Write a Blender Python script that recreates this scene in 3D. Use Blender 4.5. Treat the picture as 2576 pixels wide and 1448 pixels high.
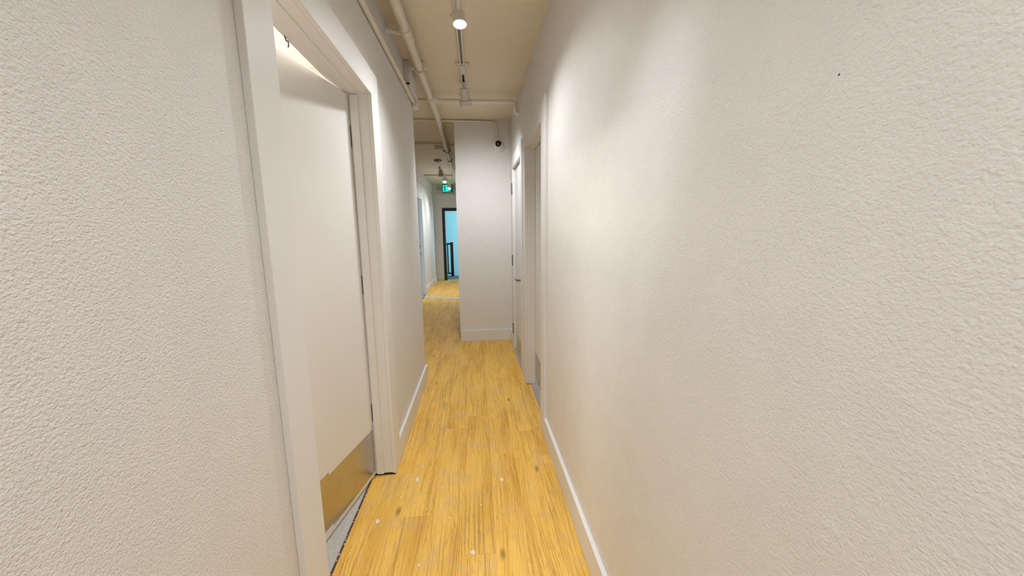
import bpy, bmesh, math, random
from mathutils import Vector, Matrix

random.seed(7)
for o in list(bpy.data.objects):
    bpy.data.objects.remove(o, do_unlink=True)
SC = bpy.context.scene
COL = SC.collection

# ------------------------------------------------------------------ camera
F_PX, PITCH, YAW, ROLL = 916.9, 0.15627, 0.0927, -0.0110
CAM_H = 1.40
cy, sy = math.cos(YAW), math.sin(YAW)
fw = Vector((sy*math.cos(PITCH), cy*math.cos(PITCH), -math.sin(PITCH)))
rt0 = Vector((cy, -sy, 0)); up0 = rt0.cross(fw)
rt = rt0*math.cos(ROLL) + up0*math.sin(ROLL)
up = up0*math.cos(ROLL) - rt0*math.sin(ROLL)
cd = bpy.data.cameras.new('camera'); cam = bpy.data.objects.new('camera', cd); COL.objects.link(cam)
cd.sensor_width = 36; cd.lens = F_PX/2576*36; cd.clip_start = 0.02; cd.clip_end = 100
M = Matrix((rt, up, -fw)).transposed().to_4x4(); M.translation = Vector((0, 0, CAM_H))
cam.matrix_world = M
SC.camera = cam

# ------------------------------------------------------------------ world, light levels, exposure
W = bpy.data.worlds.new('world'); SC.world = W; W.use_nodes = True
W.node_tree.nodes['Background'].inputs[0].default_value = (0.55, 0.72, 1.0, 1)
W.node_tree.nodes['Background'].inputs[1].default_value = 0.3
LAMP_COL = (0.94, 0.97, 1.0)
LAMP_W = 48.0           # each track spotlight of the near hallway
FAR_LAMP_W = 60.0        # the spotlights of the far hallway
DAY_COL = (0.55, 0.82, 0.97)
vs = SC.view_settings
vs.view_transform = 'Standard'; vs.look = 'None'; vs.gamma = 1; vs.use_curve_mapping = False
vs.exposure = 0.09

# ------------------------------------------------------------------ dimensions
XL = -0.527        # left wall face
XR = 0.4456        # right wall face (the wall leans in slightly further down)
ZC = 2.69          # ceiling
YE = 4.57          # end wall face
YB = -3.2          # back of the hallway
YJ = 3.41          # left wall corner
XLF = -1.19        # far hallway left wall
XRF = -0.238       # far hallway right wall
YF = 10.6          # far wall
RW = Matrix.Translation((XR, 1.5, 0)) @ Matrix.Rotation(0.0075, 4, 'Z') @ Matrix.Translation((-XR, -1.5, 0))

# ------------------------------------------------------------------ materials
def new_mat(name):
    m = bpy.data.materials.new(name); m.use_nodes = True
    nt = m.node_tree
    return m, nt, nt.nodes['Principled BSDF']

def N(nt, kind, **kw):
    n = nt.nodes.new(kind)
    for k, v in kw.items():
        if k in n.inputs.keys(): n.inputs[k].default_value = v
        else: setattr(n, k, v)
    return n

def ramp(nt, stops, interp='LINEAR'):
    n = nt.nodes.new('ShaderNodeValToRGB'); cr = n.color_ramp; cr.interpolation = interp
    while len(cr.elements) > 1: cr.elements.remove(cr.elements[-1])
    for i, (p, c) in enumerate(stops):
        e = cr.elements[0] if i == 0 else cr.elements.new(p)
        e.position = p; e.color = (*c, 1) if len(c) == 3 else c
    return n

def simple(name, col, rough=0.5, metal=0.0, var=0.03, scale=30, spec=0.5):
    m, nt, b = new_mat(name)
    tc = N(nt, 'ShaderNodeTexCoord'); ns = N(nt, 'ShaderNodeTexNoise', Scale=scale, Detail=3.0)
    nt.links.new(tc.outputs['Object'], ns.inputs['Vector'])
    r = ramp(nt, [(0.3, [c*(1-var) for c in col]), (0.7, [min(1, c*(1+var)) for c in col])])
    nt.links.new(ns.outputs[0], r.inputs[0]); nt.links.new(r.outputs[0], b.inputs['Base Color'])
    b.inputs['Roughness'].default_value = rough; b.inputs['Metallic'].default_value = metal
    b.inputs['Specular IOR Level'].default_value = spec
    return m

def emit(name, col, strength):
    m, nt, b = new_mat(name)
    b.inputs['Base Color'].default_value = (*col, 1)
    b.inputs['Emission Color'].default_value = (*col, 1); b.inputs['Emission Strength'].default_value = strength
    return m

def stucco(name, col, fine, dist, lump, spots=False):
    """painted textured plaster: sprayed grain, soft lumps, faint stains"""
    m, nt, b = new_mat(name); L = nt.links.new
    tc = N(nt, 'ShaderNodeTexCoord')
    n1 = N(nt, 'ShaderNodeTexVoronoi', feature='F1', Scale=fine)
    n2 = N(nt, 'ShaderNodeTexNoise', Scale=fine*0.62, Detail=3.0, Roughness=0.62)
    n3 = N(nt, 'ShaderNodeTexNoise', Scale=11.0, Detail=2.0)
    n5 = N(nt, 'ShaderNodeTexNoise', Scale=fine*0.16, Detail=1.0)
    for n in (n1, n2, n3, n5): L(tc.outputs['Object'], n.inputs['Vector'])
    r5 = ramp(nt, [(0.60, (0, 0, 0)), (0.78, (1, 1, 1))]); L(n5.outputs[0], r5.inputs[0])
    mx = N(nt, 'ShaderNodeMath', operation='MULTIPLY_ADD'); mx.inputs[1].default_value = -0.32
    L(n1.outputs['Distance'], mx.inputs[0]); L(n2.outputs[0], mx.inputs[2])
    m6 = N(nt, 'ShaderNodeMath', operation='MULTIPLY_ADD'); m6.inputs[1].default_value = lump
    L(r5.outputs[0], m6.inputs[0]); L(mx.outputs[0], m6.inputs[2])
    bp = N(nt, 'ShaderNodeBump', Strength=1.0, Distance=dist)
    L(m6.outputs[0], bp.inputs['Height']); L(bp.outputs[0], b.inputs['Normal'])
    rc = ramp(nt, [(0.35, [c*0.985 for c in col]), (0.65, [min(1, c*1.01) for c in col])])
    L(n3.outputs[0], rc.inputs[0])
    out = rc.outputs[0]
    # small yellowish stains with their own shape
    n4 = N(nt, 'ShaderNodeTexNoise', Scale=5.0, Detail=4.0); L(tc.outputs['Object'], n4.inputs['Vector'])
    r4 = ramp(nt, [(0.69, (0, 0, 0)), (0.82, (1, 1, 1))]); L(n4.outputs[0], r4.inputs[0])
    m4 = N(nt, 'ShaderNodeMix', data_type='RGBA'); m4.inputs[7].default_value = (col[0]*0.95, col[1]*0.93, col[2]*0.87, 1)
    L(r4.outputs[0], m4.inputs[0]); L(out, m4.inputs[6]); out = m4.outputs[2]
    if spots:   # pin holes
        v = N(nt, 'ShaderNodeTexVoronoi', Scale=14.0); L(tc.outputs['Object'], v.inputs['Vector'])
        lt = N(nt, 'ShaderNodeMath', operation='LESS_THAN'); lt.inputs[1].default_value = 0.020
        sp = N(nt, 'ShaderNodeTexNoise', Scale=1.3, Detail=0.0); L(tc.outputs['Object'], sp.inputs['Vector'])
        sq = N(nt, 'ShaderNodeMath', operation='LESS_THAN'); sq.inputs[1].default_value = 0.47; L(sp.outputs[0], sq.inputs[0])
        sa = N(nt, 'ShaderNodeMath', operation='ADD'); L(v.outputs['Distance'], sa.inputs[0]); L(sq.outputs[0], sa.inputs[1])
        L(sa.outputs[0], lt.inputs[0])
        m5 = N(nt, 'ShaderNodeMix', data_type='RGBA'); m5.inputs[7].default_value = (0.06, 0.05, 0.05, 1)
        L(lt.outputs[0], m5.inputs[0]); L(out, m5.inputs[6]); out = m5.outputs[2]
    L(out, b.inputs['Base Color'])
    b.inputs['Roughness'].default_value = 0.55; b.inputs['Specular IOR Level'].default_value = 0.35
    return m

def wood_floor():
    m, nt, b = new_mat('oak_vinyl'); L = nt.links.new
    tc = N(nt, 'ShaderNodeTexCoord'); oi = N(nt, 'ShaderNodeObjectInfo')
    off = N(nt, 'ShaderNodeCombineXYZ'); sc = N(nt, 'ShaderNodeMath', operation='MULTIPLY'); sc.inputs[1].default_value = 37.0
    L(oi.outputs['Random'], sc.inputs[0]); L(sc.outputs[0], off.inputs[2]); L(sc.outputs[0], off.inputs[1])
    add = N(nt, 'ShaderNodeVectorMath', operation='ADD'); L(tc.outputs['Object'], add.inputs[0]); L(off.outputs[0], add.inputs[1])
    wn = N(nt, 'ShaderNodeTexNoise', Scale=1.0, Detail=1.0, Roughness=0.4)
    wm = N(nt, 'ShaderNodeMapping'); wm.inputs['Scale'].default_value = (7.0, 1.5, 1); L(add.outputs[0], wm.inputs['Vector']); L(wm.outputs[0], wn.inputs['Vector'])
    ws = N(nt, 'ShaderNodeVectorMath', operation='MULTIPLY_ADD'); ws.inputs[1].default_value = (0.068, 0, 0)
    L(wn.outputs['Color'], ws.inputs[0]); L(add.outputs[0], ws.inputs[2])
    def warped(s):
        mp = N(nt, 'ShaderNodeMapping'); mp.inputs['Scale'].default_value = s; L(ws.outputs[0], mp.inputs['Vector']); return mp.outputs[0]
    def mapped(s):
        mp = N(nt, 'ShaderNodeMapping'); mp.inputs['Scale'].default_value = s; L(add.outputs[0], mp.inputs['Vector']); return mp.outputs[0]
    # broad tone
    nb = N(nt, 'ShaderNodeTexNoise', Scale=1.0, Detail=3.0); L(mapped((9, 1.6, 1)), nb.inputs['Vector'])
    rb = ramp(nt, [(0.28, (0.73, 0.40, 0.075)), (0.46, (0.86, 0.515, 0.108)), (0.60, (0.91, 0.57, 0.13)), (0.76, (0.81, 0.50, 0.17))])
    L(nb.outputs[0], rb.inputs[0])
    # growth lines that wander round the figure
    wv = N(nt, 'ShaderNodeTexNoise', Scale=1.0, Detail=2.0, Roughness=0.6); L(warped((140, 1.5, 1)), wv.inputs['Vector'])
    rw = ramp(nt, [(0.53, (0, 0, 0)), (0.60, (1, 1, 1)), (0.68, (0.3, 0.3, 0.3))]); L(wv.outputs[0], rw.inputs[0])
    # fine pores and fibres
    nf = N(nt, 'ShaderNodeTexNoise', Scale=1.0, Detail=4.0, Roughness=0.7); L(warped((420, 13, 1)), nf.inputs['Vector'])
    rf = ramp(nt, [(0.54, (0, 0, 0)), (0.64, (1, 1, 1))]); L(nf.outputs[0], rf.inputs[0])
    nm = N(nt, 'ShaderNodeTexNoise', Scale=1.0, Detail=2.0); L(mapped((11, 2.4, 1)), nm.inputs['Vector'])
    rm = ramp(nt, [(0.32, (0.35, 0.35, 0.35)), (0.70, (1, 1, 1))]); L(nm.outputs[0], rm.inputs[0])
    mu = N(nt, 'ShaderNodeMath', operation='MULTIPLY'); L(rf.outputs[0], mu.inputs[0]); L(rm.outputs[0], mu.inputs[1])
    mw = N(nt, 'ShaderNodeMath', operation='MULTIPLY'); L(rw.outputs[0], mw.inputs[0]); L(rm.outputs[0], mw.inputs[1])
    # knots
    vk = N(nt, 'ShaderNodeTexVoronoi', Scale=1.0); L(mapped((6.5, 2.6, 1)), vk.inputs['Vector'])
    rk = ramp(nt, [(0.03, (1, 1, 1)), (0.12, (0, 0, 0))]); L(vk.outputs['Distance'], rk.inputs[0])
    ng = N(nt, 'ShaderNodeTexNoise', Scale=1.0, Detail=4.0); L(mapped((30, 12, 1)), ng.inputs['Vector'])
    mk_ = N(nt, 'ShaderNodeMath', operation='MULTIPLY'); L(rk.outputs[0], mk_.inputs[0]); L(ng.outputs[0], mk_.inputs[1])
    def mix(a, fac, col, k):
        s = N(nt, 'ShaderNodeMath', operation='MULTIPLY'); s.inputs[1].default_value = k; L(fac, s.inputs[0])
        mx = N(nt, 'ShaderNodeMix', data_type='RGBA'); mx.inputs[7].default_value = (*col, 1)
        L(s.outputs[0], mx.inputs[0]); L(a, mx.inputs[6]); return mx.outputs[2]
    c = rb.outputs[0]
    c = mix(c, mw.outputs[0], (0.34, 0.155, 0.03), 0.7)
    c = mix(c, mu.outputs[0], (0.27, 0.125, 0.03), 0.8)
    c = mix(c, mk_.outputs[0], (0.20, 0.075, 0.014), 1.3)
    # scuffs: grey pinkish worn film, world placed
    gp = N(nt, 'ShaderNodeNewGeometry')
    n5 = N(nt, 'ShaderNodeTexNoise', Scale=7.0, Detail=5.0, Roughness=0.65); L(gp.outputs['Position'], n5.inputs['Vector'])
    r5 = ramp(nt, [(0.52, (0, 0, 0)), (0.72, (1, 1, 1))]); L(n5.outputs[0], r5.inputs[0])
    c = mix(c, r5.outputs[0], (0.60, 0.46, 0.32), 0.38)
    v6 = N(nt, 'ShaderNodeTexVoronoi', Scale=7.0); L(gp.outputs['Position'], v6.inputs['Vector'])
    n6 = N(nt, 'ShaderNodeTexNoise', Scale=130.0, Detail=2.0); L(gp.outputs['Position'], n6.inputs['Vector'])
    a6 = N(nt, 'ShaderNodeMath', operation='MULTIPLY_ADD'); a6.inputs[1].default_value = 0.10
    L(n6.outputs[0], a6.inputs[0]); L(v6.outputs['Distance'], a6.inputs[2])
    l6 = N(nt, 'ShaderNodeMath', operation='LESS_THAN'); l6.inputs[1].default_value = 0.075; L(a6.outputs[0], l6.inputs[0])
    c = mix(c, l6.outputs[0], (0.78, 0.70, 0.60), 0.75)
    # each plank a slightly different tone
    hs = N(nt, 'ShaderNodeHueSaturation'); mr = N(nt, 'ShaderNodeMapRange'); mr.inputs[3].default_value = 0.97; mr.inputs[4].default_value = 1.03
    L(oi.outputs['Random'], mr.inputs[0]); L(mr.outputs[0], hs.inputs['Value']); L(c, hs.inputs['Color'])
    L(hs.outputs[0], b.inputs['Base Color'])
    bp = N(nt, 'ShaderNodeBump', Strength=0.25, Distance=0.0006); bp.invert = True
    L(mu.outputs[0], bp.inputs['Height']); L(bp.outputs[0], b.inputs['Normal'])
    b.inputs['Roughness'].default_value = 0.62; b.inputs['Specular IOR Level'].default_value = 0.22
    return m

WALL = (0.80, 0.778, 0.748)
MT = {
    'wall_l': stucco('sprayed_plaster', WALL, 270, 0.0024, 0.10),
    'wall_r': stucco('rolled_plaster', WALL, 270, 0.0011, 0.35, spots=True),
    'ceil': stucco('ceiling_paint', (0.84, 0.745, 0.575), 90, 0.0003, 0.3),
    'trim': simple('trim_paint', (0.80, 0.78, 0.755), 0.5, var=0.015, spec=0.3, scale=6),
    'door': simple('door_paint', (0.79, 0.765, 0.732), 0.5, var=0.015, scale=3, spec=0.3),
    'pipe': simple('pipe_paint', (0.79, 0.73, 0.615), 0.4, var=0.04, scale=14),
    'pvc': simple('white_pipe', (0.83, 0.80, 0.76), 0.35, var=0.02),
    'box': simple('box_paint', (0.76, 0.73, 0.70), 0.45),
    'wood': wood_floor(),
    'sub': simple('subfloor', (0.10, 0.065, 0.04), 0.9, var=0.3),
    'greyfloor': simple('grey_floor', (0.50, 0.475, 0.44), 0.7, var=0.12, scale=60),
    'steel': simple('brushed_steel', (0.54, 0.52, 0.49), 0.28, 1.0, var=0.06, scale=8),
    'hardware': simple('satin_hardware', (0.30, 0.29, 0.28), 0.32, 0.9, var=0.08, scale=60),
    'alu': simple('aluminium', (0.62, 0.62, 0.62), 0.42, 0.8, var=0.08, scale=40),
    'dark': simple('dark_metal', (0.05, 0.045, 0.04), 0.5, 0.6),
    'slot': simple('slot_dark', (0.06, 0.05, 0.045), 0.6),
    'slotgrey': simple('slot_grey', (0.22, 0.20, 0.19), 0.5, 0.3),
    'black': simple('black_gloss', (0.006, 0.006, 0.010), 0.08),
    'brown': simple('dark_wood_stain', (0.012, 0.007, 0.006), 0.4, var=0.3),
    'newel': simple('newel_wood', (0.055, 0.010, 0.008), 0.35, var=0.3),
    'lamp': simple('lamp_white', (0.78, 0.75, 0.70), 0.4),
    'lampgrey': simple('lamp_grey', (0.42, 0.40, 0.37), 0.45),
    'lens': emit('lamp_lens', (1.0, 0.98, 0.94), 14.0),
    'lensoff': simple('lamp_lens_off', (0.55, 0.55, 0.55), 0.2),
    'exit': emit('exit_green', (0.0, 0.95, 0.55), 3.2),
    'exitback': simple('exit_panel', (0.01, 0.22, 0.15), 0.3),
    'housing': simple('sign_housing', (0.26, 0.25, 0.23), 0.5),
    'stairwall': simple('stair_wall', (0.55, 0.80, 0.82), 0.8),
    'stairfloor': simple('stair_carpet', (0.12, 0.13, 0.17), 0.95, var=0.15, scale=80),
    'roomwall': simple('room_wall', (0.86, 0.85, 0.81), 0.8),
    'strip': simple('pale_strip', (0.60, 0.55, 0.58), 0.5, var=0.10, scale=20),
    'fleck': simple('paint_fleck', (0.80, 0.74, 0.66), 0.7, var=0.05),
    'panel': emit('panel_light', (1.0, 0.96, 0.88), 6.0),
    'day': emit('daylight_pane', DAY_COL, 1.5),
}

# ------------------------------------------------------------------ mesh helpers
BASE = {}
def box(bm, x0, x1, y0, y1, z0, z1, bev=0.0, seg=2):
    r = bmesh.ops.create_cube(bm, size=1.0)
    v = r['verts']
    for q in v:
        q.co = Vector(((x0+x1)/2 + q.co.x*(x1-x0), (y0+y1)/2 + q.co.y*(y1-y0), (z0+z1)/2 + q.co.z*(z1-z0)))
    if bev:
        es = list({e for q in v for e in q.link_edges})
        bmesh.ops.bevel(bm, geom=es, offset=bev, segments=seg, affect='EDGES', profile=0.5)

def prism(bm, pts, axis, a, b):
    """polygon pts (2D) extruded along axis 'x','y' or 'z' from a to b"""
    def P(p, t):
        return Vector({'x': (t, p[0], p[1]), 'y': (p[0], t, p[1]), 'z': (p[0], p[1], t)}[axis])
    v0 = [bm.verts.new(P(p, a)) for p in pts]; v1 = [bm.verts.new(P(p, b)) for p in pts]
    bm.faces.new(v0); bm.faces.new(list(reversed(v1)))
    n = len(pts)
    for i in range(n):
        bm.faces.new((v0[i], v1[i], v1[(i+1) % n], v0[(i+1) % n]))
    bmesh.ops.recalc_face_normals(bm, faces=bm.faces[:])

def loft(bm, rings, caps=True):
    vs_ = [[bm.verts.new(p) for p in r] for r in rings]
    n = len(rings[0])
    for a, b in zip(vs_, vs_[1:]):
        for i in range(n):
            bm.faces.new((a[i], a[(i+1) % n], b[(i+1) % n], b[i]))
    if caps:
        bm.faces.new(list(reversed(vs_[0]))); bm.faces.new(vs_[-1])

def lathe(bm, p0, d, prof, n=20):
    """prof: list of (distance along d, radius)"""
    d = Vector(d).normalized(); p0 = Vector(p0)
    a = d.orthogonal().normalized(); b = d.cross(a)
    rings = []
    for t, r in prof:
        c = p0 + d*t
        rings.append([c + (a*math.cos(2*math.pi*i/n) + b*math.sin(2*math.pi*i/n))*max(r, 1e-4) for i in range(n)])
    loft(bm, rings)

def cyl(bm, p0, p1, r, n=16):
    p0, p1 = Vector(p0), Vector(p1)
    lathe(bm, p0, p1-p0, [(0, r), ((p1-p0).length, r)], n)

def fillet(pts, rad, n=7):
    pts = [Vector(p) for p in pts]; out = [pts[0]]
    for a, b, c in zip(pts, pts[1:], pts[2:]):
        u = (a-b).normalized(); v = (c-b).normalized()
        ang = u.angle(v); t = min(rad/math.tan(ang/2), (a-b).length*0.49, (c-b).length*0.49)
        p, q = b+u*t, b+v*t
        for i in range(n+1):
            s = i/n; out.append(p*(1-s)**2 + b*2*s*(1-s) + q*s*s)
    out.append(pts[-1]); return out

def tube(bm, pts, r, n=14):
    pts = [Vector(p) for p in pts]
    t0 = (pts[1]-pts[0]).normalized(); a = t0.orthogonal().normalized(); rings = []
    for i, p in enumerate(pts):
        t = (pts[min(i+1, len(pts)-1)] - pts[max(i-1, 0)]).normalized()
        a = (a - t*a.dot(t)).normalized(); b = t.cross(a)
        rings.append([p + (a*math.cos(2*math.pi*k/n) + b*math.sin(2*math.pi*k/n))*r for k in range(n)])
    loft(bm, rings)

def finish(bm, mat, smooth):
    bmesh.ops.recalc_face_normals(bm, faces=bm.faces[:])
    me = bpy.data.meshes.new('mesh')
    if smooth:
        for f in bm.faces: f.smooth = True
        for e in bm.edges:
            if len(e.link_faces) == 2 and e.calc_face_angle(0) > math.radians(38): e.smooth = False
    bm.to_mesh(me); bm.free(); me.materials.append(mat)
    return me

def tag(o, label=None, cat=None, group=None, kind=None):
    for k, v in (('label', label), ('category', cat), ('group', group), ('kind', kind)):
        if v: o[k] = v
    return o

def mesh_obj(name, build, mat, parent=None, label=None, cat=None, group=None, kind=None, smooth=True, xf=None):
    """build(bm) works in world coordinates; the origin goes to the thing's base"""
    bm = bmesh.new(); build(bm)
    if xf is not None: bm.transform(xf)
    if parent is None:
        xs = [v.co for v in bm.verts]
        base = Vector(((min(p.x for p in xs)+max(p.x for p in xs))/2, (min(p.y for p in xs)+max(p.y for p in xs))/2, min(p.z for p in xs)))
    else:
        base = BASE[parent.name]
    bm.transform(Matrix.Translation(-base))
    o = bpy.data.objects.new(name, finish(bm, MT[mat], smooth and not getattr(build, 'flat', False))); COL.objects.link(o)
    if parent is None: o.location = base
    else: o.parent = parent
    BASE[o.name] = base
    return tag(o, label, cat, group, kind)

def empty(name, base, label, cat, group=None, kind=None):
    o = bpy.data.objects.new(name, None); COL.objects.link(o); o.empty_display_size = 0.1
    o.location = base; BASE[o.name] = Vector(base)
    return tag(o, label, cat, group, kind)

def B(*boxes, bev=0.0):
    def f(bm):
        for b in boxes: box(bm, *b, bev=bev)
    f.flat = True
    return f

S = 'structure'
# ------------------------------------------------------------------ floor: slab and planks
floor = mesh_obj('floor', B((-1.35, 0.62, YB-0.2, YF+0.14, -0.10, -0.004)), 'sub', label='honey oak vinyl plank floor running down the hallway', cat='floor', kind=S, smooth=False)
PW, PL = 0.1525, 1.22
PX0 = -0.41 - 6*PW
JOINT = {4: 2.333, 5: 2.0, 6: 1.655, 7: 2.46, 8: 1.405, 9: 2.124, 10: 2.373, 3: 1.75, 2: 1.1, 1: 1.5, 0: 0.9}
def xr_at(y): return 0.4256 - 0.0075*(y-1.5) + 0.006
def clip_x(y):       # floor extents at a given y
    if y < 1.085: return -0.512, xr_at(0)
    if y < 1.995: return -0.634, xr_at(1.5)
    if y < 2.42: return -0.512, xr_at(2.4)
    if y < 3.155: return -0.512, 0.462
    if y < YJ: return -0.512, xr_at(3.3)
    if y < YE: return XLF+0.012, xr_at(3.6)
    return XLF+0.012, XRF
BREAK = [1.085, 1.995, 2.42, 3.155, YJ, YE]
plank_cache = {}
def plank_mesh(w, l):
    k = (round(w, 4), round(l, 4))
    if k not in plank_cache:
        bm = bmesh.new(); box(bm, -w/2+0.00015, w/2-0.00015, -l/2+0.0002, l/2-0.0002, -0.004, 0.0)
        es = [e for e in bm.edges if all(v.co.z > -0.001 for v in e.verts)]
        bmesh.ops.bevel(bm, geom=es, offset=0.0003, segments=1, affect='EDGES')
        plank_cache[k] = finish(bm, MT['wood'], False)
    return plank_cache[k]
FB = BASE[floor.name]
for r in range(0, 13):
    x0, x1 = PX0 + r*PW, PX0 + (r+1)*PW
    j = JOINT.get(r, 0.3*r % PL) - 5*PL
    while j < YF+0.05:
        ya, yb = max(j, YB), min(j+PL, YF+0.05)
        j += PL
        if yb-ya < 0.01: continue
        cuts = [ya] + [b for b in BREAK if ya+1e-4 < b < yb-1e-4] + [yb]
        segs = []
        for a, b in zip(cuts, cuts[1:]):
            lo, hi = clip_x((a+b)/2); u, v = max(x0, lo), min(x1, hi)
            if v-u < 0.004: continue
            if segs and segs[-1][1] == a and abs(segs[-1][2]-u) < 1e-3 and abs(segs[-1][3]-v) < 0.012:
                segs[-1][1] = b; segs[-1][3] = max(segs[-1][3], v)
            else: segs.append([a, b, u, v])
        for a, b, u, v in segs:
            o = bpy.data.objects.new('plank', plank_mesh(v-u, b-a)); COL.objects.link(o)
            o.parent = floor; o.location = Vector(((u+v)/2, (a+b)/2, 0)) - FB

def fleck_build(x, y, r, seed):
    def f(bm):
        rnd = random.Random(seed); n = 10
        pts = [(x + r*rnd.uniform(0.55, 1.1)*math.cos(2*math.pi*i/n), y + 1.5*r*rnd.uniform(0.55, 1.1)*math.sin(2*math.pi*i/n)) for i in range(n)]
        prism(bm, pts, 'z', 0.0, 0.0006)
    return f
for i, (x, y, r) in enumerate([(-.054, 1.42, .010), (.104, 1.882, .011), (-.522, 1.645, .010), (-.282, 1.382, .006), (-.376, 1.935, .013), (-.016, 1.699, .0035),
                               (-.231, 1.85, .004), (-.307, 1.917, .004), (-.169, 1.627, .005), (-.289, 1.698, .004), (.245, 2.588, .006), (-.218, 2.635, .005),
                               (-.44, 1.80, .004), (-.36, 2.05, .005), (.02, 2.75, .004), (.12, 2.30, .004), (-.10, 2.46, .005)]):
    mesh_obj('paint_fleck', fleck_build(x, y, r, i), 'fleck', parent=floor, smooth=False)

# ------------------------------------------------------------------ ceiling and walls
mesh_obj('ceiling', B((-0.674, 0.72, YB-0.2, YJ, ZC, ZC+0.12), (XLF-0.139, 0.72, YJ, YF+0.12, ZC, ZC+0.12)), 'ceil', label='cream painted flat hallway ceiling', cat='ceiling', kind=S, smooth=False)
mesh_obj('ceiling_left_room', B((-3.9, -0.674, YB-0.2, YJ, ZC, ZC+0.12), (-3.9, XLF-0.139, YJ, YJ+0.1, ZC, ZC+0.12)), 'roomwall', label='white ceiling of the room behind the ajar door', cat='ceiling', kind=S, smooth=False)
mesh_obj('ceiling_far_room', B((-3.9, XLF-0.139, 5.3, YF+0.12, ZC, ZC+0.12)), 'roomwall', label='white ceiling of the room beyond the far left doorway', cat='ceiling', kind=S, smooth=False)
mesh_obj('ceiling_stairwell', B((-3.9, 1.4, YF+0.12, 13.6, ZC, ZC+0.12), (0.72, 1.4, YF-0.2, YF+0.12, ZC, ZC+0.12)), 'roomwall', label='white ceiling of the stairwell', cat='ceiling', kind=S, smooth=False)
D1 = (1.082, 2.000)      # left door opening
D2 = (2.410, 3.165)      # right near door opening
D3 = (3.500, 4.195)      # right far door opening
D4 = (7.20, 8.19)        # far left doorway
ZD = 2.08
LIN = 0.02               # lining thickness inside the rough opening
def wall_with_openings(xa, xb, ya, yb, ops):
    bl = []; y = ya
    for (a, b) in ops:
        bl.append((xa, xb, y, a-LIN, 0, ZC)); bl.append((xa, xb, a-LIN, b+LIN, ZD+LIN, ZC)); y = b+LIN
    bl.append((xa, xb, y, yb, 0, ZC))
    return B(*bl)
XLB = -0.658
mesh_obj('wall_left', wall_with_openings(XLB, XL, YB, YJ, [D1]), 'wall_l', label='cream sprayed plaster wall on the left around the ajar door', cat='wall', kind=S, smooth=False)
mesh_obj('wall_right', wall_with_openings(XR, XR+0.15, YB, YE+0.16, [D2, D3]), 'wall_r', label='cream rolled plaster wall on the right with two doors', cat='wall', kind=S, smooth=False, xf=RW)
mesh_obj('wall_end', B((XRF, XR+0.10, YE, YE+0.14, 0, ZC)), 'wall_r', label='short cream wall carrying the security camera', cat='wall', kind=S, smooth=False)
mesh_obj('wall_return', B((XLF-0.14, XLB, YJ-0.14, YJ, 0, ZC)), 'wall_l', label='cream wall return where the hallway widens to the left', cat='wall', kind=S, smooth=False)
mesh_obj('wall_left_far', wall_with_openings(XLF-0.14, XLF, YJ, YF, [D4]), 'wall_r', label='cream left wall of the far hallway', cat='wall', kind=S, smooth=False)
mesh_obj('wall_right_far', B((XRF, XRF+0.14, YE+0.14, YF, 0, ZC)), 'wall_r', label='cream right wall of the far hallway behind the end wall', cat='wall', kind=S, smooth=False)
FD = (-0.905, -0.30)     # far doorway opening
mesh_obj('wall_far', B((XLF-0.14, FD[0], YF, YF+0.12, 0, ZC), (FD[1], XRF+0.14, YF, YF+0.12, 0, ZC), (FD[0], FD[1], YF, YF+0.12, 1.99, ZC)), 'wall_r', label='beige far wall under the green exit sign', cat='wall', kind=S, smooth=False)
mesh_obj('wall_back', B((XLB, XR+0.2, YB-0.14, YB, 0, ZC)), 'wall_r', label='cream wall closing the hallway behind the viewer', cat='wall', kind=S, smooth=False)

# the room behind the ajar door
mesh_obj('floor_left_room', B((-3.6, -0.645, -1.0, YJ-0.14, -0.10, 0.0)), 'greyfloor', label='light grey floor of the room behind the ajar door', cat='floor', kind=S, smooth=False)
mesh_obj('wall_left_room', B((-3.74, -3.6, -1.0, YJ-0.14, 0, ZC), (-3.74, XLB, -1.14, -1.0, 0, ZC), (-3.74, XLF-0.14, YJ-0.14, YJ, 0, ZC)), 'roomwall', label='cream walls of the room behind the ajar door', cat='wall', kind=S, smooth=False)
# the room beyond the far left doorway
mesh_obj('floor_far_room', B((-3.74, XLF-0.01, 5.5, YF, -0.10, -0.002)), 'greyfloor', label='grey floor of the room beyond the far left doorway', cat='floor', kind=S, smooth=False)
mesh_obj('wall_far_room', B((-3.74, -3.6, 5.5, YF, 0, ZC), (-3.74, XLF-0.14, 5.36, 5.5, 0, ZC), (-3.74, XLF-0.14, YF, YF+0.12, 0, ZC)), 'roomwall', label='white walls of the room beyond the far left doorway', cat='wall', kind=S, smooth=False)
# stairwell
mesh_obj('floor_stairwell', B((-3.0, 1.2, YF+0.14, 11.72, -0.12, 0.0)), 'stairfloor', label='blue grey landing beyond the far doorway', cat='floor', kind=S, smooth=False)
mesh_obj('wall_stairwell', B((-3.0, 1.2, 13.3, 13.4, -2.6, ZC), (-3.1, -3.0, YF+0.12, 13.4, -2.6, ZC), (1.2, 1.3, YF+0.12, 13.4, -2.6, ZC), (-3.1, XLF-0.14, YF, YF+0.12, 0, ZC), (XRF+0.14, 1.3, YF, YF+0.12, 0, ZC), (-3.0, 1.2, 11.6, 11.72, -2.6, -0.12)),
         'stairwall', label='pale blue stairwell wall beyond the far doorway', cat='wall', kind=S, smooth=False)

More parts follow.
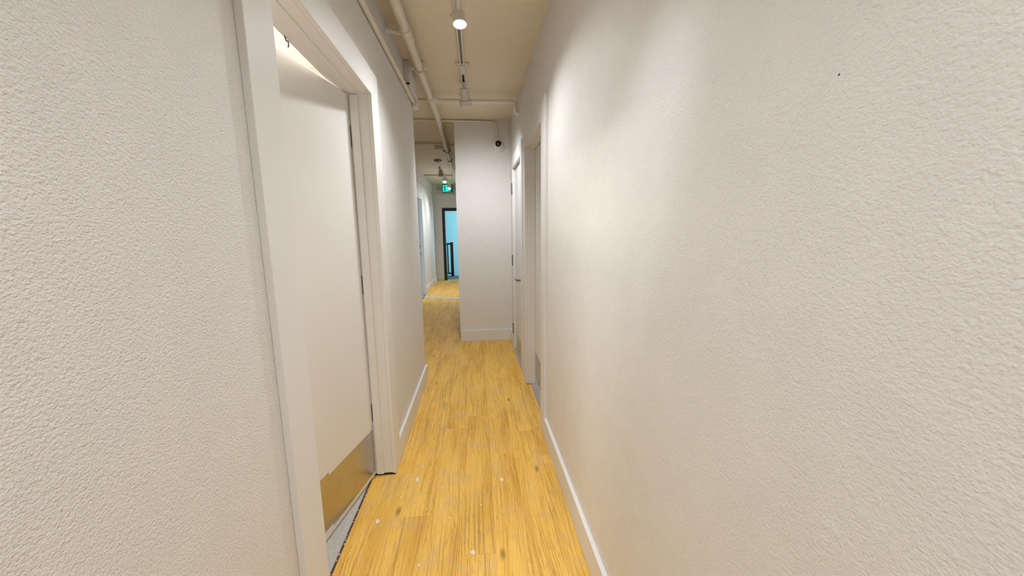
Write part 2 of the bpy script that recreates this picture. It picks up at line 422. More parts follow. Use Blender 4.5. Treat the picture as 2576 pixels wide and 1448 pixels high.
# ------------------------------------------------------------------ baseboards
BH, BT = 0.14, 0.02
CW = 0.132                # casing width
def bboard(name, label, *segs, xf=None):
    mesh_obj(name, B(*segs, bev=0.003), 'trim', label=label, cat='baseboard', kind=S, xf=xf)
bboard('baseboard_left', 'white baseboard along the left wall beyond the ajar door', (XL, XL+BT, D1[1]+CW, YJ, 0.0, BH))
bboard('baseboard_left_near', 'white baseboard along the left wall before the ajar door', (XL, XL+BT, YB, D1[0]-CW, 0.0, BH))
bboard('baseboard_right', 'white baseboard along the long right wall up to the first door', (XR-BT, XR, YB, D2[0]-CW, 0.0, BH), xf=RW)
bboard('baseboard_right_corner', 'short white baseboard in the corner past the second right door', (XR-BT, XR, D3[1]+0.075, YE-BT, 0.0, BH), xf=RW)
bboard('baseboard_end', 'white baseboard across the short end wall', (XRF-0.002, XR-0.02, YE-BT, YE, 0.0, BH+0.005))
bboard('baseboard_left_far', 'white baseboard on the far left wall past the doorway', (XLF, XLF+BT, D4[1]+CW, YF, 0.0, BH))
bboard('baseboard_far', 'beige baseboard on the far wall beside the dark door frame', (XLF+BT, FD[0]-0.065, YF-BT, YF, 0.0, BH))

# ------------------------------------------------------------------ door frames
def frame(name, label, side, xf_, xb, d, stop_x, cw_far=CW, xf=None, gap=0.0, head_drop=0.010):
    """side +1: corridor lies at +x of the wall face xf_; -1: at -x. xb = back face of the wall."""
    root = empty(name, (xf_, (d[0]+d[1])/2, 0), label, 'door frame', kind=S)
    def R(a, b): return (min(a, b), max(a, b))
    fc = R(xf_, xf_ + side*BT)
    P_ = lambda nm, bx, bev=0.002: mesh_obj(nm, B(bx, bev=bev), 'trim', parent=root, xf=xf)
    P_('casing', (*fc, d[0]-CW, d[0], 0.0, ZD))
    P_('casing', (*fc, d[1], d[1]+cw_far, gap*0.4, ZD))
    P_('head_casing', (*fc, d[0]-CW, d[1]+cw_far, ZD, ZD+0.125))
    lx = R(xf_, xb)
    P_('jamb', (*lx, d[0]-LIN, d[0], 0.0, ZD+LIN), 0.001)
    P_('jamb', (*lx, d[1], d[1]+LIN, gap, ZD+LIN), 0.001)
    P_('head_jamb', (*lx, d[0], d[1], ZD, ZD+LIN), 0.001)
    sx = R(stop_x, stop_x + side*0.038)
    P_('stop', (*sx, d[0], d[0]+0.010, 0.0, ZD-0.010), 0.0015)
    P_('stop', (*sx, d[1]-0.010, d[1], gap, ZD-0.010), 0.0015)
    P_('head_stop', (*sx, d[0], d[1], ZD-head_drop, ZD), 0.001)
    return root
f1 = frame('trim_1', 'white painted frame around the ajar door on the left', +1, XL, XLB, D1, -0.612, gap=0.010, head_drop=0.003)
def torn(bm):
    tube(bm, fillet([(-0.652, 1.462, 2.079), (-0.654, 1.474, 2.070), (-0.652, 1.486, 2.073), (-0.655, 1.492, 2.060), (-0.654, 1.486, 2.055)], 0.004, 4), 0.0022, 6)
mesh_obj('torn_seal', torn, 'dark', parent=f1, label='torn strip of door seal')
f2 = frame('trim_2', 'white painted frame around the recessed first door on the right', -1, XR, XR+0.15, D2, XR+0.068, xf=RW)
f3 = frame('trim_3', 'white painted frame around the hinged second door on the right', -1, XR, XR+0.15, D3, XR+0.060, cw_far=0.075, xf=RW)
f4 = frame('trim_4', 'white frame of the daylit doorway on the far left', +1, XLF, XLF-0.14, D4, XLF-0.10)
mesh_obj('strike_plate', B((XLF-0.075, XLF-0.045, D4[1]-0.003, D4[1]+0.001, 0.86, 1.00), bev=0.001), 'alu', parent=f4, label='small metal strike plate')
mesh_obj('strike_hole', B((XLF-0.066, XLF-0.052, D4[1]-0.004, D4[1]-0.001, 0.905, 0.945)), 'slot', parent=f4)
mesh_obj('deadbolt_hole', B((XLF-0.070, XLF-0.048, D4[1]-0.003, D4[1]-0.0005, 1.06, 1.10), bev=0.001), 'slot', parent=f4)
fr5 = empty('trim_5', ((FD[0]+FD[1])/2, YF, 0), 'black door frame in the far wall below the exit sign', 'door frame', kind=S)
for bx in ((FD[0]-0.062, FD[0]+0.012, YF-0.02, YF+0.13, 0, 2.045), (FD[1]-0.012, FD[1]+0.062, YF-0.02, YF+0.13, 0, 2.045)):
    mesh_obj('jamb', B(bx, bev=0.003), 'brown', parent=fr5)
mesh_obj('head_jamb', B((FD[0]+0.012, FD[1]-0.012, YF-0.02, YF+0.13, 1.965, 2.045), bev=0.003), 'brown', parent=fr5)
mesh_obj('threshold', B((FD[0]+0.012, FD[1]-0.012, YF+0.02, YF+0.13, 0, 0.008), bev=0.002), 'alu', parent=fr5)

# corner guard on the edge of the end wall
def guard(bm):
    prism(bm, [(XRF-0.004, YE-0.004), (XRF+0.028, YE-0.004), (XRF+0.028, YE-0.0005), (XRF-0.0005, YE-0.0005), (XRF-0.0005, YE+0.04), (XRF-0.004, YE+0.04)], 'z', 0.15, 2.12)
mesh_obj('corner_guard', guard, 'trim', label='thin white corner guard on the edge of the end wall', cat='corner guard', smooth=False)

# ------------------------------------------------------------------ doors
def hinge(bm, p, r, h, leaf_dir, leaf=0.02):
    x, y, z = p
    for k in range(5):
        cyl(bm, (x, y, z-h/2+k*h/5+0.0008), (x, y, z-h/2+(k+1)*h/5-0.0008), r, 10)
    lathe(bm, (x, y, z+h/2), (0, 0, 1), [(0, r*0.7), (0.005, r*0.9), (0.008, 0.0005)], 10)
    lathe(bm, (x, y, z-h/2), (0, 0, -1), [(0, r*0.7), (0.005, r*0.9), (0.008, 0.0005)], 10)

# ajar door on the left: built closed, then swung into its room
ANG = math.atan2(0.1, 0.466)
HX, HY = -0.620, D1[1]-0.004
SW = Matrix.Translation((HX, HY, 0)) @ Matrix.Rotation(-ANG, 4, 'Z') @ Matrix.Translation((-HX, -HY, 0))
door1 = mesh_obj('door_1', B((HX-0.044, HX, D1[0]+0.006, HY, 0.014, ZD-0.006), bev=0.002), 'door', label='plain cream door standing ajar on the left with metal kick plate', cat='door', kind=S, xf=SW)
yk0, yk1, yks = D1[0]+0.02, HY-0.010, HY-0.412
def kick1(bm):
    prism(bm, [(yk1, 0.038), (yk1, 0.292), (yks, 0.300), (yks, 0.314), (yk0, 0.322), (yk0, 0.066), (yks, 0.056), (yks, 0.040)], 'x', HX, HX+0.0015)
mesh_obj('kick_plate', kick1, 'steel', parent=door1, smooth=False, xf=SW, label='brushed metal kick plate')
for z in (1.875, 1.12, 0.39):
    mesh_obj('hinge', B((HX-0.04, HX+0.0022, HY+0.0004, HY+0.0038, z-0.052, z+0.052)), 'dark', parent=door1, smooth=False)
def lever_set(parent, x, y, z, side, tip, xf):
    h = mesh_obj('lever_handle', lambda bm: (lathe(bm, (x, y, z), (side, 0, 0), [(0, 0.034), (0.006, 0.034), (0.009, 0.030), (0.009, 0.013), (0.060, 0.012), (0.062, 0.010)], 20),
                 tube(bm, fillet([(x+side*0.052, y, z), (x+side*0.060, y+0.01*tip, z), (x+side*0.060, y+0.115*tip, z-0.003)], 0.01, 4), 0.009, 12)), 'hardware', parent=parent, xf=xf, label='satin metal lever handle')
    return h

# recessed near door on the right
DX2 = XR + 0.068
door2 = mesh_obj('door_2', B((DX2, DX2+0.044, D2[0]+0.004, D2[1]-0.004, 0.014, ZD-0.012), bev=0.002), 'door', label='recessed cream door on the right, nearer of the two', cat='door', kind=S, xf=RW)
mesh_obj('kick_plate', B((DX2-0.0015, DX2, D2[0]+0.02, D2[1]-0.012, 0.05, 0.30)), 'steel', parent=door2, smooth=False, xf=RW, label='brushed metal kick plate')
mesh_obj('threshold_strip', lambda bm: prism(bm, [(XR+0.022, 0.0), (XR+0.030, 0.012), (XR+0.062, 0.014), (XR+0.10, 0.012), (XR+0.10, 0.0)], 'y', D2[0], D2[1]), 'alu', label='aluminium threshold strip under the recessed right door', cat='threshold', smooth=False, xf=RW)
# far door on the right, hung almost flush
DX3 = XR + 0.012
door3 = mesh_obj('door_3', B((DX3, DX3+0.044, D3[0]+0.004, D3[1]-0.004, 0.016, ZD-0.014), bev=0.002), 'door', label='flush cream door on the right beside the end wall, with lever handle', cat='door', kind=S, xf=RW)
mesh_obj('kick_plate', B((DX3-0.0015, DX3, D3[0]+0.03, D3[1]-0.03, 0.03, 0.20)), 'steel', parent=door3, smooth=False, xf=RW, label='brushed metal kick plate')
for z in (1.86, 1.06, 0.25):
    mesh_obj('hinge', lambda bm, z=z: (hinge(bm, (XR-0.026, D3[1]+0.003, z), 0.0085, 0.115, 1), box(bm, XR-0.0235, XR-0.0205, D3[1]-0.002, D3[1]+0.030, z-0.056, z+0.056)), 'hardware', parent=door3, xf=RW, label='steel butt hinge')
lever_set(door3, DX3, D3[0]+0.125, 0.905, -1, 1, RW)
mesh_obj('threshold_strip', lambda bm: prism(bm, [(XR-0.020, 0.0), (XR-0.012, 0.010), (XR+0.05, 0.013), (XR+0.06, 0.0)], 'y', D3[0], D3[1]), 'alu', label='aluminium threshold strip under the flush right door', cat='threshold', smooth=False, xf=RW)

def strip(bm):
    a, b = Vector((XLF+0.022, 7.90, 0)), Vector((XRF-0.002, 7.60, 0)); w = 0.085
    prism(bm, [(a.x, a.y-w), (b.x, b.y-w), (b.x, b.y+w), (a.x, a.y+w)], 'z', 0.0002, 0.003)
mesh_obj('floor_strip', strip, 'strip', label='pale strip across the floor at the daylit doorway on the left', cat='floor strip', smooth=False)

# dirt and chips in the open joint at the ajar door
def chips(bm):
    rnd = random.Random(3)
    for i in range(34):
        y = rnd.uniform(1.10, 1.985); x = -0.640 + rnd.uniform(-0.005, 0.005); s = rnd.uniform(0.0012, 0.0035)
        r = bmesh.ops.create_icosphere(bm, subdivisions=1, radius=s)
        for v in r['verts']: v.co = Vector((v.co.x, v.co.y*rnd.uniform(1, 2), v.co.z*0.5)) + Vector((x, y, -0.002))
mesh_obj('paint_chips', chips, 'fleck', label='crumbs of paint and dirt in the joint under the ajar door', cat='debris', kind='stuff')

# ------------------------------------------------------------------ pipes
PZ, PXX = 2.612, -0.425
def pipe_run(bm): cyl(bm, (PXX-0.012, YB+0.002, PZ), (PXX+0.030, 4.2, PZ), 0.0285, 20); cyl(bm, (PXX+0.030, 4.2, PZ), (-0.50, YF-0.10, PZ), 0.0285, 20)
pipe = empty('sprinkler_pipe', (PXX, 2.0, PZ), 'large cream painted pipe along the ceiling with a white branch to the right wall', 'pipe')
mesh_obj('main_run', pipe_run, 'pipe', parent=pipe)
def at_pipe(y): return PXX - 0.012 + 0.042*(y-YB)/(4.2-YB) if y < 4.2 else PXX+0.03 + (-0.50-PXX-0.03)*(y-4.2)/(YF-4.2)
def coupling(y, l, r=0.036):
    def f(bm):
        x = at_pipe(y)
        lathe(bm, (x, y-l/2, PZ), (0, 1, 0), [(0, 0.029), (0.002, r), (l*0.3, r+0.001), (l*0.34, r-0.003), (l*0.66, r-0.003), (l*0.70, r+0.001), (l-0.002, r), (l, 0.029)], 22)
    return f
mesh_obj('coupling', coupling(2.53, 0.15), 'pipe', parent=pipe)
def side_stub(bm):
    x = at_pipe(2.53)
    cyl(bm, (x, 2.53, PZ), (XL+0.001, 2.53, PZ+0.02), 0.014, 12); lathe(bm, (XL+0.001, 2.53, PZ+0.018), (1, 0, 0), [(0, 0.026), (0.012, 0.024), (0.014, 0.014)], 14)
mesh_obj('wall_stub', side_stub, 'pvc', parent=pipe)
YT = 3.70
mesh_obj('tee', coupling(YT, 0.20, 0.038), 'pipe', parent=pipe)
def hanger(y):
    def f(bm):
        x = at_pipe(y)
        pts = [(x + 0.033*math.cos(t), y, PZ + 0.033*math.sin(t)) for t in [math.pi*(1.0 + i/12) for i in range(13)]]
        pts = [(x-0.033, y, PZ+0.05)] + pts + [(x+0.033, y, PZ+0.05)]
        for a, b in zip(pts, pts[1:]):
            box(bm, min(a[0], b[0])-0.0012, max(a[0], b[0])+0.0012, y-0.011, y+0.011, min(a[2], b[2])-0.0012, max(a[2], b[2])+0.0012)
        box(bm, x-0.036, x+0.036, y-0.011, y+0.011, PZ+0.048, PZ+0.052)
        box(bm, x+0.028, x+0.052, y-0.012, y+0.012, PZ-0.002, PZ+0.010)
        box(bm, x-0.060, x-0.028, y-0.012, y+0.012, PZ-0.006, PZ+0.006)
        cyl(bm, (x, y, PZ+0.05), (x, y, ZC), 0.005, 8)
    return f
mesh_obj('hanger', hanger(3.02), 'pipe', parent=pipe); mesh_obj('hanger', hanger(5.88), 'dark', parent=pipe); mesh_obj('hanger', hanger(8.6), 'pipe', parent=pipe)
mesh_obj('coupling', coupling(5.95, 0.16), 'pipe', parent=pipe); mesh_obj('coupling', coupling(6.6, 0.05), 'dark', parent=pipe)

branch = pipe
XE = 0.394
mesh_obj('cross_run', lambda bm: cyl(bm, (at_pipe(YT)+0.02, YT, PZ), (XE-0.03, YT, PZ), 0.0185, 18), 'pvc', parent=branch)
mesh_obj('elbow', lambda bm: tube(bm, fillet([(XE-0.045, YT, PZ), (XE, YT, PZ), (XE, YT, PZ-0.092), (XR-0.019, YT+0.004, PZ-0.098)], 0.030, 8), 0.020, 18), 'pvc', parent=branch)
mesh_obj('elbow_collar', lambda bm: lathe(bm, (XE-0.052, YT, PZ), (1, 0, 0), [(0, 0.019), (0.001, 0.024), (0.018, 0.024), (0.019, 0.020)], 18), 'pvc', parent=branch)
mesh_obj('branch_collar', lambda bm: (lathe(bm, (at_pipe(YT)+0.035, YT, PZ), (1, 0, 0), [(0, 0.028), (0.022, 0.024), (0.024, 0.019)], 18)), 'pvc', parent=branch)
mesh_obj('left_stub', lambda bm: (cyl(bm, (at_pipe(YT)-0.02, YT, PZ), (-0.60, YT, PZ), 0.016, 14)), 'pipe', parent=branch)

# conduit on the left wall
cond = empty('wall_conduit', (XL, 2.0, 2.47), 'thin cream conduit fixed along the top of the left wall', 'conduit')
def cpt(y): return (XL+0.016, y, 2.468 + (y-1.9)*0.013)
mesh_obj('conduit_run', lambda bm: cyl(bm, cpt(YB+0.002), cpt(3.37), 0.0145, 14), 'pipe', parent=cond)
mesh_obj('coupling', lambda bm: lathe(bm, cpt(3.10), (0, 1, 0.013), [(0, 0.015), (0.002, 0.020), (0.045, 0.020), (0.047, 0.015)], 16), 'pipe', parent=cond)
mesh_obj('strap', lambda bm: lathe(bm, cpt(2.86), (0, 1, 0.013), [(0, 0.0148), (0.001, 0.017), (0.012, 0.017), (0.013, 0.0148)], 16), 'pipe', parent=cond)
mesh_obj('end_box', B((XL+0.002, XL+0.045, 3.36, 3.44, 2.445, 2.525), bev=0.006), 'pvc', parent=cond)
# box at the wall top
def wbox(bm): box(bm, XL-0.001, XL+0.046, 3.06, YJ-0.004, 2.507, ZC-0.002, bev=0.003)
wb = mesh_obj('wall_box', wbox, 'box', label='cream box at the top of the left wall between pipe and conduit', cat='box')
mesh_obj('box_slot', B((XL+0.010, XL+0.042, 3.0585, 3.0605, 2.512, 2.528)), 'slot', parent=wb)

# conduit to the security camera along the foot of the ceiling
CZ = 2.672
mesh_obj('camera_conduit', lambda bm: tube(bm, fillet([(XLF+0.002, YE-0.013, CZ+0.004), (0.12, YE-0.013, CZ), (0.262, YE-0.013, CZ-0.012), (0.272, YE-0.013, 2.47)], 0.13, 12), 0.0115, 12), 'pipe', label='thin cream conduit bending down to the security camera', cat='conduit')
sc_ = empty('security_camera', (0.278, YE, 2.34), 'white ball security camera with black lens on the end wall', 'security camera')
cc = Vector((0.280, YE, 2.410))
mesh_obj('mount_base', lambda bm: (lathe(bm, cc + Vector((0.004, -0.0005, -0.012)), (0, -1, 0), [(0, 0.066), (0.018, 0.066), (0.026, 0.058), (0.030, 0.045)], 28), box(bm, cc.x-0.018, cc.x+0.008, YE-0.024, YE-0.001, cc.z+0.045, cc.z+0.068, bev=0.003)), 'pvc', parent=sc_)
aim = Vector((-0.12, -0.92, -0.02)).normalized()
def ball(bm):
    prof = []
    for i in range(15):
        t = math.pi*0.10 + (math.pi*0.98-math.pi*0.10)*i/14
        prof.append((-0.052*math.cos(math.pi-t)*-1, 0.052*math.sin(t)))
    prof = [( -0.052*math.cos(math.pi*i/16), 0.052*math.sin(math.pi*i/16)) for i in range(1, 13)]
    prof.append((0.040, 0.033)); prof.append((0.036, 0.030))
    lathe(bm, cc + Vector((0, -0.045, 0)), aim, prof, 28)
bl = mesh_obj('camera_ball', ball, 'pvc', parent=sc_)
mesh_obj('lens_window', lambda bm: lathe(bm, cc + Vector((0, -0.045, 0)) + aim*0.037, aim, [(0, 0.036), (0.004, 0.036), (0.008, 0.030), (0.011, 0.016), (0.012, 0.001)], 26), 'black', parent=bl, label='black glossy lens window')
for a in (0.0, 2.2, 4.0):
    q = cc + Vector((0, -0.045, 0)) + aim*0.0335 + Vector((math.cos(a), 0, math.sin(a)))*0.0405
    mesh_obj('screw', lambda bm, q=q: lathe(bm, q, aim, [(0, 0.003), (0.003, 0.0025)], 8), 'dark', parent=bl)

# conduits in the far hallway
mesh_obj('ceiling_conduit', lambda bm: tube(bm, fillet([(XLF+0.002, 5.72, 2.672), (-0.42, 5.72, 2.672), (-0.36, 5.74, 2.660), (-0.285, 5.74, 2.660), (-0.262, 5.74, 2.50)], 0.04, 6), 0.013, 12), 'pipe', label='thin conduit crossing the ceiling past the end wall', cat='conduit')
mesh_obj('junction_box', B((-0.62, -0.50, 5.92, 6.04, 2.64, ZC-0.001), bev=0.006), 'pipe', label='small tan junction box on the ceiling beside the large pipe', cat='box')
mesh_obj('cross_pipe', lambda bm: cyl(bm, (XLF+0.002, 8.85, 2.667), (XRF-0.002, 8.85, 2.667), 0.0225, 16), 'pipe', label='cream pipe crossing the ceiling of the far hallway', cat='pipe')
mesh_obj('far_conduit', lambda bm: tube(bm, fillet([(XLF+0.014, YJ+0.02, 2.47), (XLF+0.014, YF-0.014, 2.43), (XRF-0.002, YF-0.014, 2.41)], 0.06, 6), 0.012, 10), 'pipe', label='thin conduit turning from the far left wall onto the far wall', cat='conduit')
sd = empty('smoke_detector', (-0.685, 7.05, ZC), 'dark round detector on the far hallway ceiling', 'smoke detector')
mesh_obj('detector_body', lambda bm: lathe(bm, (-0.685, 7.05, ZC-0.001), (0, 0, -1), [(0, 0.070), (0.012, 0.072), (0.026, 0.062), (0.036, 0.040), (0.038, 0.001)], 24), 'slotgrey', parent=sd)
mesh_obj('indicator', lambda bm: lathe(bm, (-0.65, 6.995, ZC-0.027), (0.3, -0.6, -0.8), [(0, 0.012), (0.006, 0.010), (0.009, 0.001)], 10), 'pvc', parent=sd)

# ------------------------------------------------------------------ track lights
def track(name, label, x, y0, y1, ys=-9):
    t = empty(name, (x, (y0+y1)/2, ZC), label, 'light track')
    mesh_obj('track_body', lambda bm: (box(bm, x-0.0175, x-0.0085, y0, y1, ZC-0.020, ZC-0.0005), box(bm, x+0.0085, x+0.0175, y0, y1, ZC-0.020, ZC-0.0005), box(bm, x-0.0085, x+0.0085, y0, y1, ZC-0.008, ZC-0.0005)), 'lamp', parent=t, smooth=False)
    mesh_obj('track_slot', B((x-0.0084, x+0.0084, max(y0, ys)+0.005, y1-0.005, ZC-0.011, ZC-0.0082)), 'slotgrey', parent=t, smooth=False)
    return t
TX = -0.083
tr = track('light_track', 'white ceiling track down the middle of the near hallway', TX, YB+0.2, 3.10, ys=2.45)
mesh_obj('slot_cover', B((TX-0.0084, TX+0.0084, YB+0.2, 2.45, ZC-0.0195, ZC-0.0082)), 'lamp', parent=tr)
def feed(bm):
    box(bm, TX-0.055, TX+0.055, 3.075, 3.135, ZC-0.012, ZC-0.0005, bev=0.003); box(bm, TX-0.022, TX+0.022, 3.09, 3.245, ZC-0.026, ZC-0.001, bev=0.003)
fd = mesh_obj('feed_canopy', feed, 'lamp', parent=tr)
for s in (-1, 1):
    mesh_obj('screw', lambda bm: lathe(bm, (TX+s*0.042, 3.105, ZC-0.0118), (0, 0, -1), [(0, 0.004), (0.002, 0.003)], 8), 'dark', parent=fd)
mesh_obj('live_end', lambda bm: (box(bm, TX-0.0175, TX-0.009, 3.245, 3.50, ZC-0.021, ZC-0.001), box(bm, TX+0.009, TX+0.0175, 3.245, 3.50, ZC-0.021, ZC-0.001), box(bm, TX-0.009, TX+0.009, 3.455, 3.50, ZC-0.021, ZC-0.001)), 'lamp', parent=tr, smooth=False)
mesh_obj('end_slot', B((TX-0.0088, TX+0.0088, 3.246, 3.454, ZC-0.012, ZC-0.002)), 'slot', parent=tr, smooth=False)
tr2 = track('light_track', 'white ceiling track in the far hallway', -0.725, 7.75, 10.1)

def spotlight(label, head, aim_, track_xy, lit=True, power=0.0, grp='track spotlights', grey=False, size=100, r=0.046, L_=0.12, colr=LAMP_COL):
    """head = centre of the glass; aim_ = direction the lamp points"""
    head = Vector(head); d = Vector(aim_).normalized(); tx, ty = track_xy
    root = empty('track_spotlight', (tx, ty, ZC), label, 'spotlight', grp)
    body_m = 'lampgrey' if grey else 'lamp'
    back = head - d*L_
    mesh_obj('adapter', lambda bm: (box(bm, tx-0.016, tx+0.016, ty-0.045, ty+0.045, ZC-0.044, ZC-0.0215, bev=0.003), box(bm, tx+0.014, tx+0.034, ty-0.012, ty+0.004, ZC-0.038, ZC-0.030, bev=0.002)), body_m, parent=root)
    pv = head - d*L_*0.55
    mesh_obj('stem', lambda bm: (cyl(bm, (tx, ty, ZC-0.04), (tx, ty, pv.z+0.035), 0.007, 10), tube(bm, [(tx, ty, pv.z+0.036), (tx-r*0.5, ty, pv.z+0.034), (tx-r*0.85, ty, pv.z+0.022), tuple(pv + Vector((-r*0.86, 0, 0)))], 0.003, 8)), body_m, parent=root)
    body = mesh_obj('lamp_body', lambda bm: lathe(bm, back, d, [(0, r*0.55), (0.004, r*0.74), (L_*0.15, r*0.78), (L_*0.70, r*0.80), (L_*0.72, r*1.06), (L_*0.99, r*1.10), (L_, r*1.02), (L_*0.985, r*0.94)], 24), body_m, parent=root)
    mesh_obj('lens', lambda bm: lathe(bm, head - d*0.004, d, [(0, r*0.94), (0.003, r*0.93), (0.007, r*0.6), (0.009, 0.001)], 24), 'lens' if lit else 'lensoff', parent=body, label='glowing lamp glass' if lit else 'lamp glass')
    if power:
        ld = bpy.data.lights.new('spot_beam', 'SPOT'); ld.energy = power; ld.color = colr
        ld.spot_size = math.radians(size); ld.spot_blend = 1.0; ld.shadow_soft_size = 0.04
        lo = bpy.data.objects.new('spot_beam', ld); COL.objects.link(lo)
        lo.parent = root; lo.location = head + d*0.02 - BASE[root.name]
        lo.rotation_euler = d.to_track_quat('-Z', 'Y').to_euler()
    return root

spotlight('white track spotlight shining towards the viewer, nearest to the ajar door', (-0.062, 2.12, 2.47), (0.02, -0.16, -1), (TX, 2.15), power=LAMP_W*1.0, size=142, r=0.036, L_=0.065)
spotlight('white track spotlight at the track end turned towards the end wall', (-0.070, 3.45, 2.495), (0.08, 0.50, -1), (TX, 3.44), power=LAMP_W*1.25, size=136, r=0.051, L_=0.135, colr=(0.90, 0.95, 1.0))
spotlight('grey unlit track spotlight at the near end of the far track', (-0.695, 7.70, 2.50), (0.0, 0.45, -1), (-0.725, 7.82), lit=False, grey=True)
spotlight('lit track spotlight left of the exit sign in the far hallway', (-0.701, 8.62, 2.50), (0.0, -0.40, -1), (-0.725, 8.72), power=FAR_LAMP_W, size=112)
spotlight('lit track spotlight hanging in front of the exit sign', (-0.672, 9.50, 2.452), (0.0, -0.45, -1), (-0.725, 9.58), power=FAR_LAMP_W, size=140)
# unseen track lamps added above and behind the viewer to brighten the near walls
for yy, nm in ((1.40, 'first unseen track spotlight added to even the light on the near walls, pointing down'), (0.75, 'second unseen track spotlight added to even the light on the near walls, pointing down'), (0.08, 'third unseen track spotlight added to even the light on the near walls, directly above the viewer')):
    spotlight(nm, (-0.06, yy, 2.47), (0.03, 0.05, -1), (TX, yy), power=LAMP_W*0.36, size=94)
spotlight('unseen narrow track spotlight added above the viewer for the glow on the right wall', (-0.05, 0.35, 2.47), (0.50, 0.86, -1.13), (TX, 0.36), power=LAMP_W*0.45, size=34, colr=(0.86, 0.93, 1.0))  # added out of view to make the pale pool on the right wall
spotlight('unseen track spotlight added behind the viewer to brighten the near walls', (-0.06, -0.55, 2.47), (0.0, 0.1, -1), (TX, -0.6), power=LAMP_W*0.8, size=140)  # this lamp and the next are unseen, added as fill light
spotlight('last unseen track spotlight added at the back of the hallway as fill light', (-0.06, -1.9, 2.47), (0.0, 0.3, -1), (TX, -1.95), power=LAMP_W*0.8, size=140)

# ------------------------------------------------------------------ exit sign
ex = empty('exit_sign', (-0.79, YF, 2.45), 'green lit exit sign with two emergency lamp heads on the far wall', 'exit sign')
EX0, EX1, EZ0, EZ1 = -0.925, -0.655, 2.478, 2.668
yx = YF-0.001
mesh_obj('sign_housing', B((EX0-0.015, EX1+0.015, yx-0.05, yx, EZ0-0.012, EZ1+0.012), bev=0.006), 'housing', parent=ex)
mesh_obj('sign_panel', B((EX0, EX1, yx-0.053, yx-0.0505, EZ0, EZ1)), 'exitback', parent=ex, smooth=False)
def letters(bm):
    y0, y1 = yx-0.057, yx-0.0532; w = 0.052; s = 0.018; z0, z1 = EZ0+0.014, EZ1-0.014; zm = (z0+z1)/2
    x = EX0+0.014
    box(bm, x, x+s, y0, y1, z0, z1)
    for z in (z0, zm-s/2, z1-s): box(bm, x+s, x+w, y0, y1, z, z+s)
    x += w+0.012
    prism(bm, [(x, z0), (x+s*1.2, z0), (x+w, z1), (x+w-s*1.2, z1)], 'y', y0, y1)
    prism(bm, [(x+w, z0), (x+w-s*1.2, z0), (x, z1), (x+s*1.2, z1)], 'y', y0-0.0004, y1)
    x += w+0.014
    box(bm, x, x+s*1.1, y0, y1, z0, z1); x += s*1.1+0.014
    box(bm, x, x+w, y0, y1, z1-s, z1); box(bm, x+w/2-s/2, x+w/2+s/2, y0, y1, z0, z1-s)
mesh_obj('sign_lettering', letters, 'exit', parent=ex, smooth=False, label='glowing green letters reading EXIT')
for x, a in ((-1.025, 0.12), (-0.548, -0.25)):
    mesh_obj('lamp_head', lambda bm, x=x, a=a: (box(bm, x-0.042, x+0.042, yx-0.07, yx-0.025, 2.535, 2.615, bev=0.006), cyl(bm, (x, yx-0.03, 2.575), (x, yx, 2.575), 0.015, 10)), 'housing', parent=ex)
    mesh_obj('lamp_glass', B((x-0.030, x+0.030, yx-0.073, yx-0.0705, 2.547, 2.603)), 'lensoff', parent=ex, smooth=False)

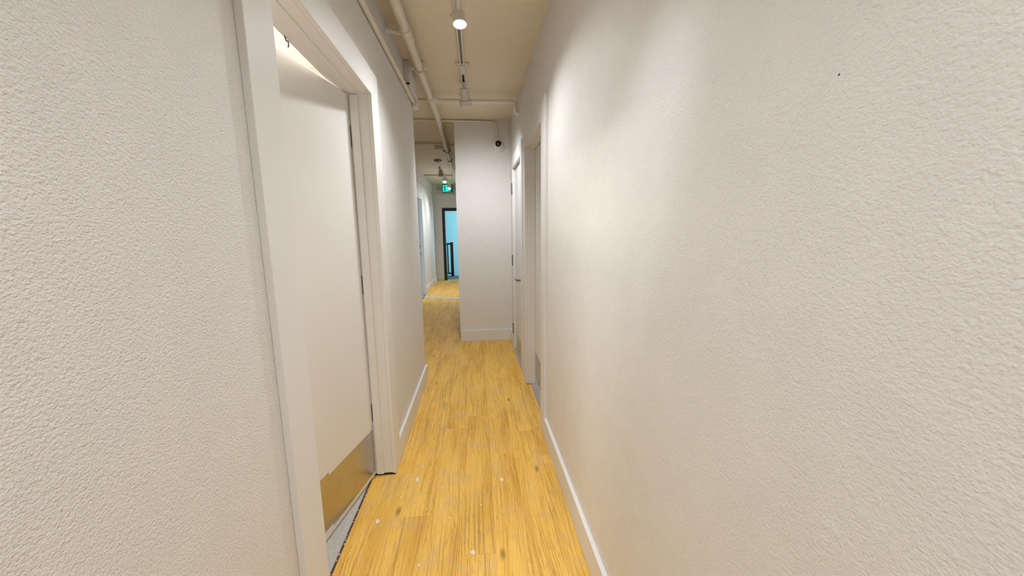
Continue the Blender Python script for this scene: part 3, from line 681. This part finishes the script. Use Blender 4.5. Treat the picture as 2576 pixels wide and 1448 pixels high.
# ------------------------------------------------------------------ stair railing
ra = empty('stair_railing', (-1.2, 11.55, 0), 'dark wooden railing with newel post beyond the far doorway', 'railing')
mesh_obj('newel_post', lambda bm: (box(bm, -0.840, -0.755, 11.51, 11.60, 0, 1.035, bev=0.003), box(bm, -0.845, -0.750, 11.505, 11.605, 1.035, 1.06, bev=0.004)), 'newel', parent=ra)
mesh_obj('hand_rail', B((-2.2, -0.838, 11.53, 11.58, 0.985, 1.035), bev=0.005), 'brown', parent=ra)
mesh_obj('bottom_rail', B((-2.2, -0.838, 11.535, 11.575, 0.07, 0.11), bev=0.004), 'brown', parent=ra)
for i in range(11):
    xb_ = -0.928 - 0.115*i
    mesh_obj('baluster', B((xb_-0.016, xb_+0.016, 11.54, 11.57, 0.105, 0.99), bev=0.002), 'brown', parent=ra)

# ------------------------------------------------------------------ lamps and windows of the adjoining rooms
def area(name, loc, rot, sx, sy_, w, col, parent):
    ld = bpy.data.lights.new(name, 'AREA'); ld.shape = 'RECTANGLE'; ld.size = sx; ld.size_y = sy_; ld.energy = w; ld.color = col
    lo = bpy.data.objects.new(name, ld); COL.objects.link(lo); lo.parent = parent
    lo.location = Vector(loc) - BASE[parent.name]; lo.rotation_euler = rot
pl = mesh_obj('panel_light', B((-2.6, -1.6, 0.6, 1.8, ZC-0.05, ZC-0.001), bev=0.004), 'panel', label='ceiling panel light in the room behind the ajar door', cat='ceiling light')
area('panel_glow', (-2.1, 1.2, ZC-0.06), (0, 0, 0), 1.0, 1.2, 110, (1.0, 0.95, 0.86), pl)
def window(name, x, y0, y1, z0, z1, side, label):
    w = empty(name, (x, (y0+y1)/2, z0), label, 'window', kind=S)
    for bx in ((x, x+side*0.05, y0-0.05, y0, z0-0.05, z1+0.05), (x, x+side*0.05, y1, y1+0.05, z0-0.05, z1+0.05), (x, x+side*0.05, y0, y1, z0-0.05, z0), (x, x+side*0.05, y0, y1, z1, z1+0.05)):
        b_ = (min(bx[0], bx[1]), max(bx[0], bx[1]), *bx[2:])
        mesh_obj('window_frame', B(b_, bev=0.003), 'trim', parent=w)
    xa = sorted((x+side*0.004, x+side*0.012))
    mesh_obj('pane', B((xa[0], xa[1], y0, y1, z0, z1)), 'day', parent=w, smooth=False)
    return w
w1 = window('window_1', -3.6, 5.9, 7.5, 0.9, 2.2, +1, 'daylit window opposite the far left doorway')
area('daylight', (-3.56, 6.7, 1.55), (0, -math.pi/2, 0), 1.3, 1.6, 26, (0.48, 0.70, 1.0), w1)
w2 = window('window_2', 1.2, 11.4, 12.9, 0.6, 2.3, -1, 'tall daylit window of the stairwell')
area('daylight', (1.15, 12.15, 1.45), (0, math.pi/2, 0), 1.7, 1.5, 52, DAY_COL, w2)
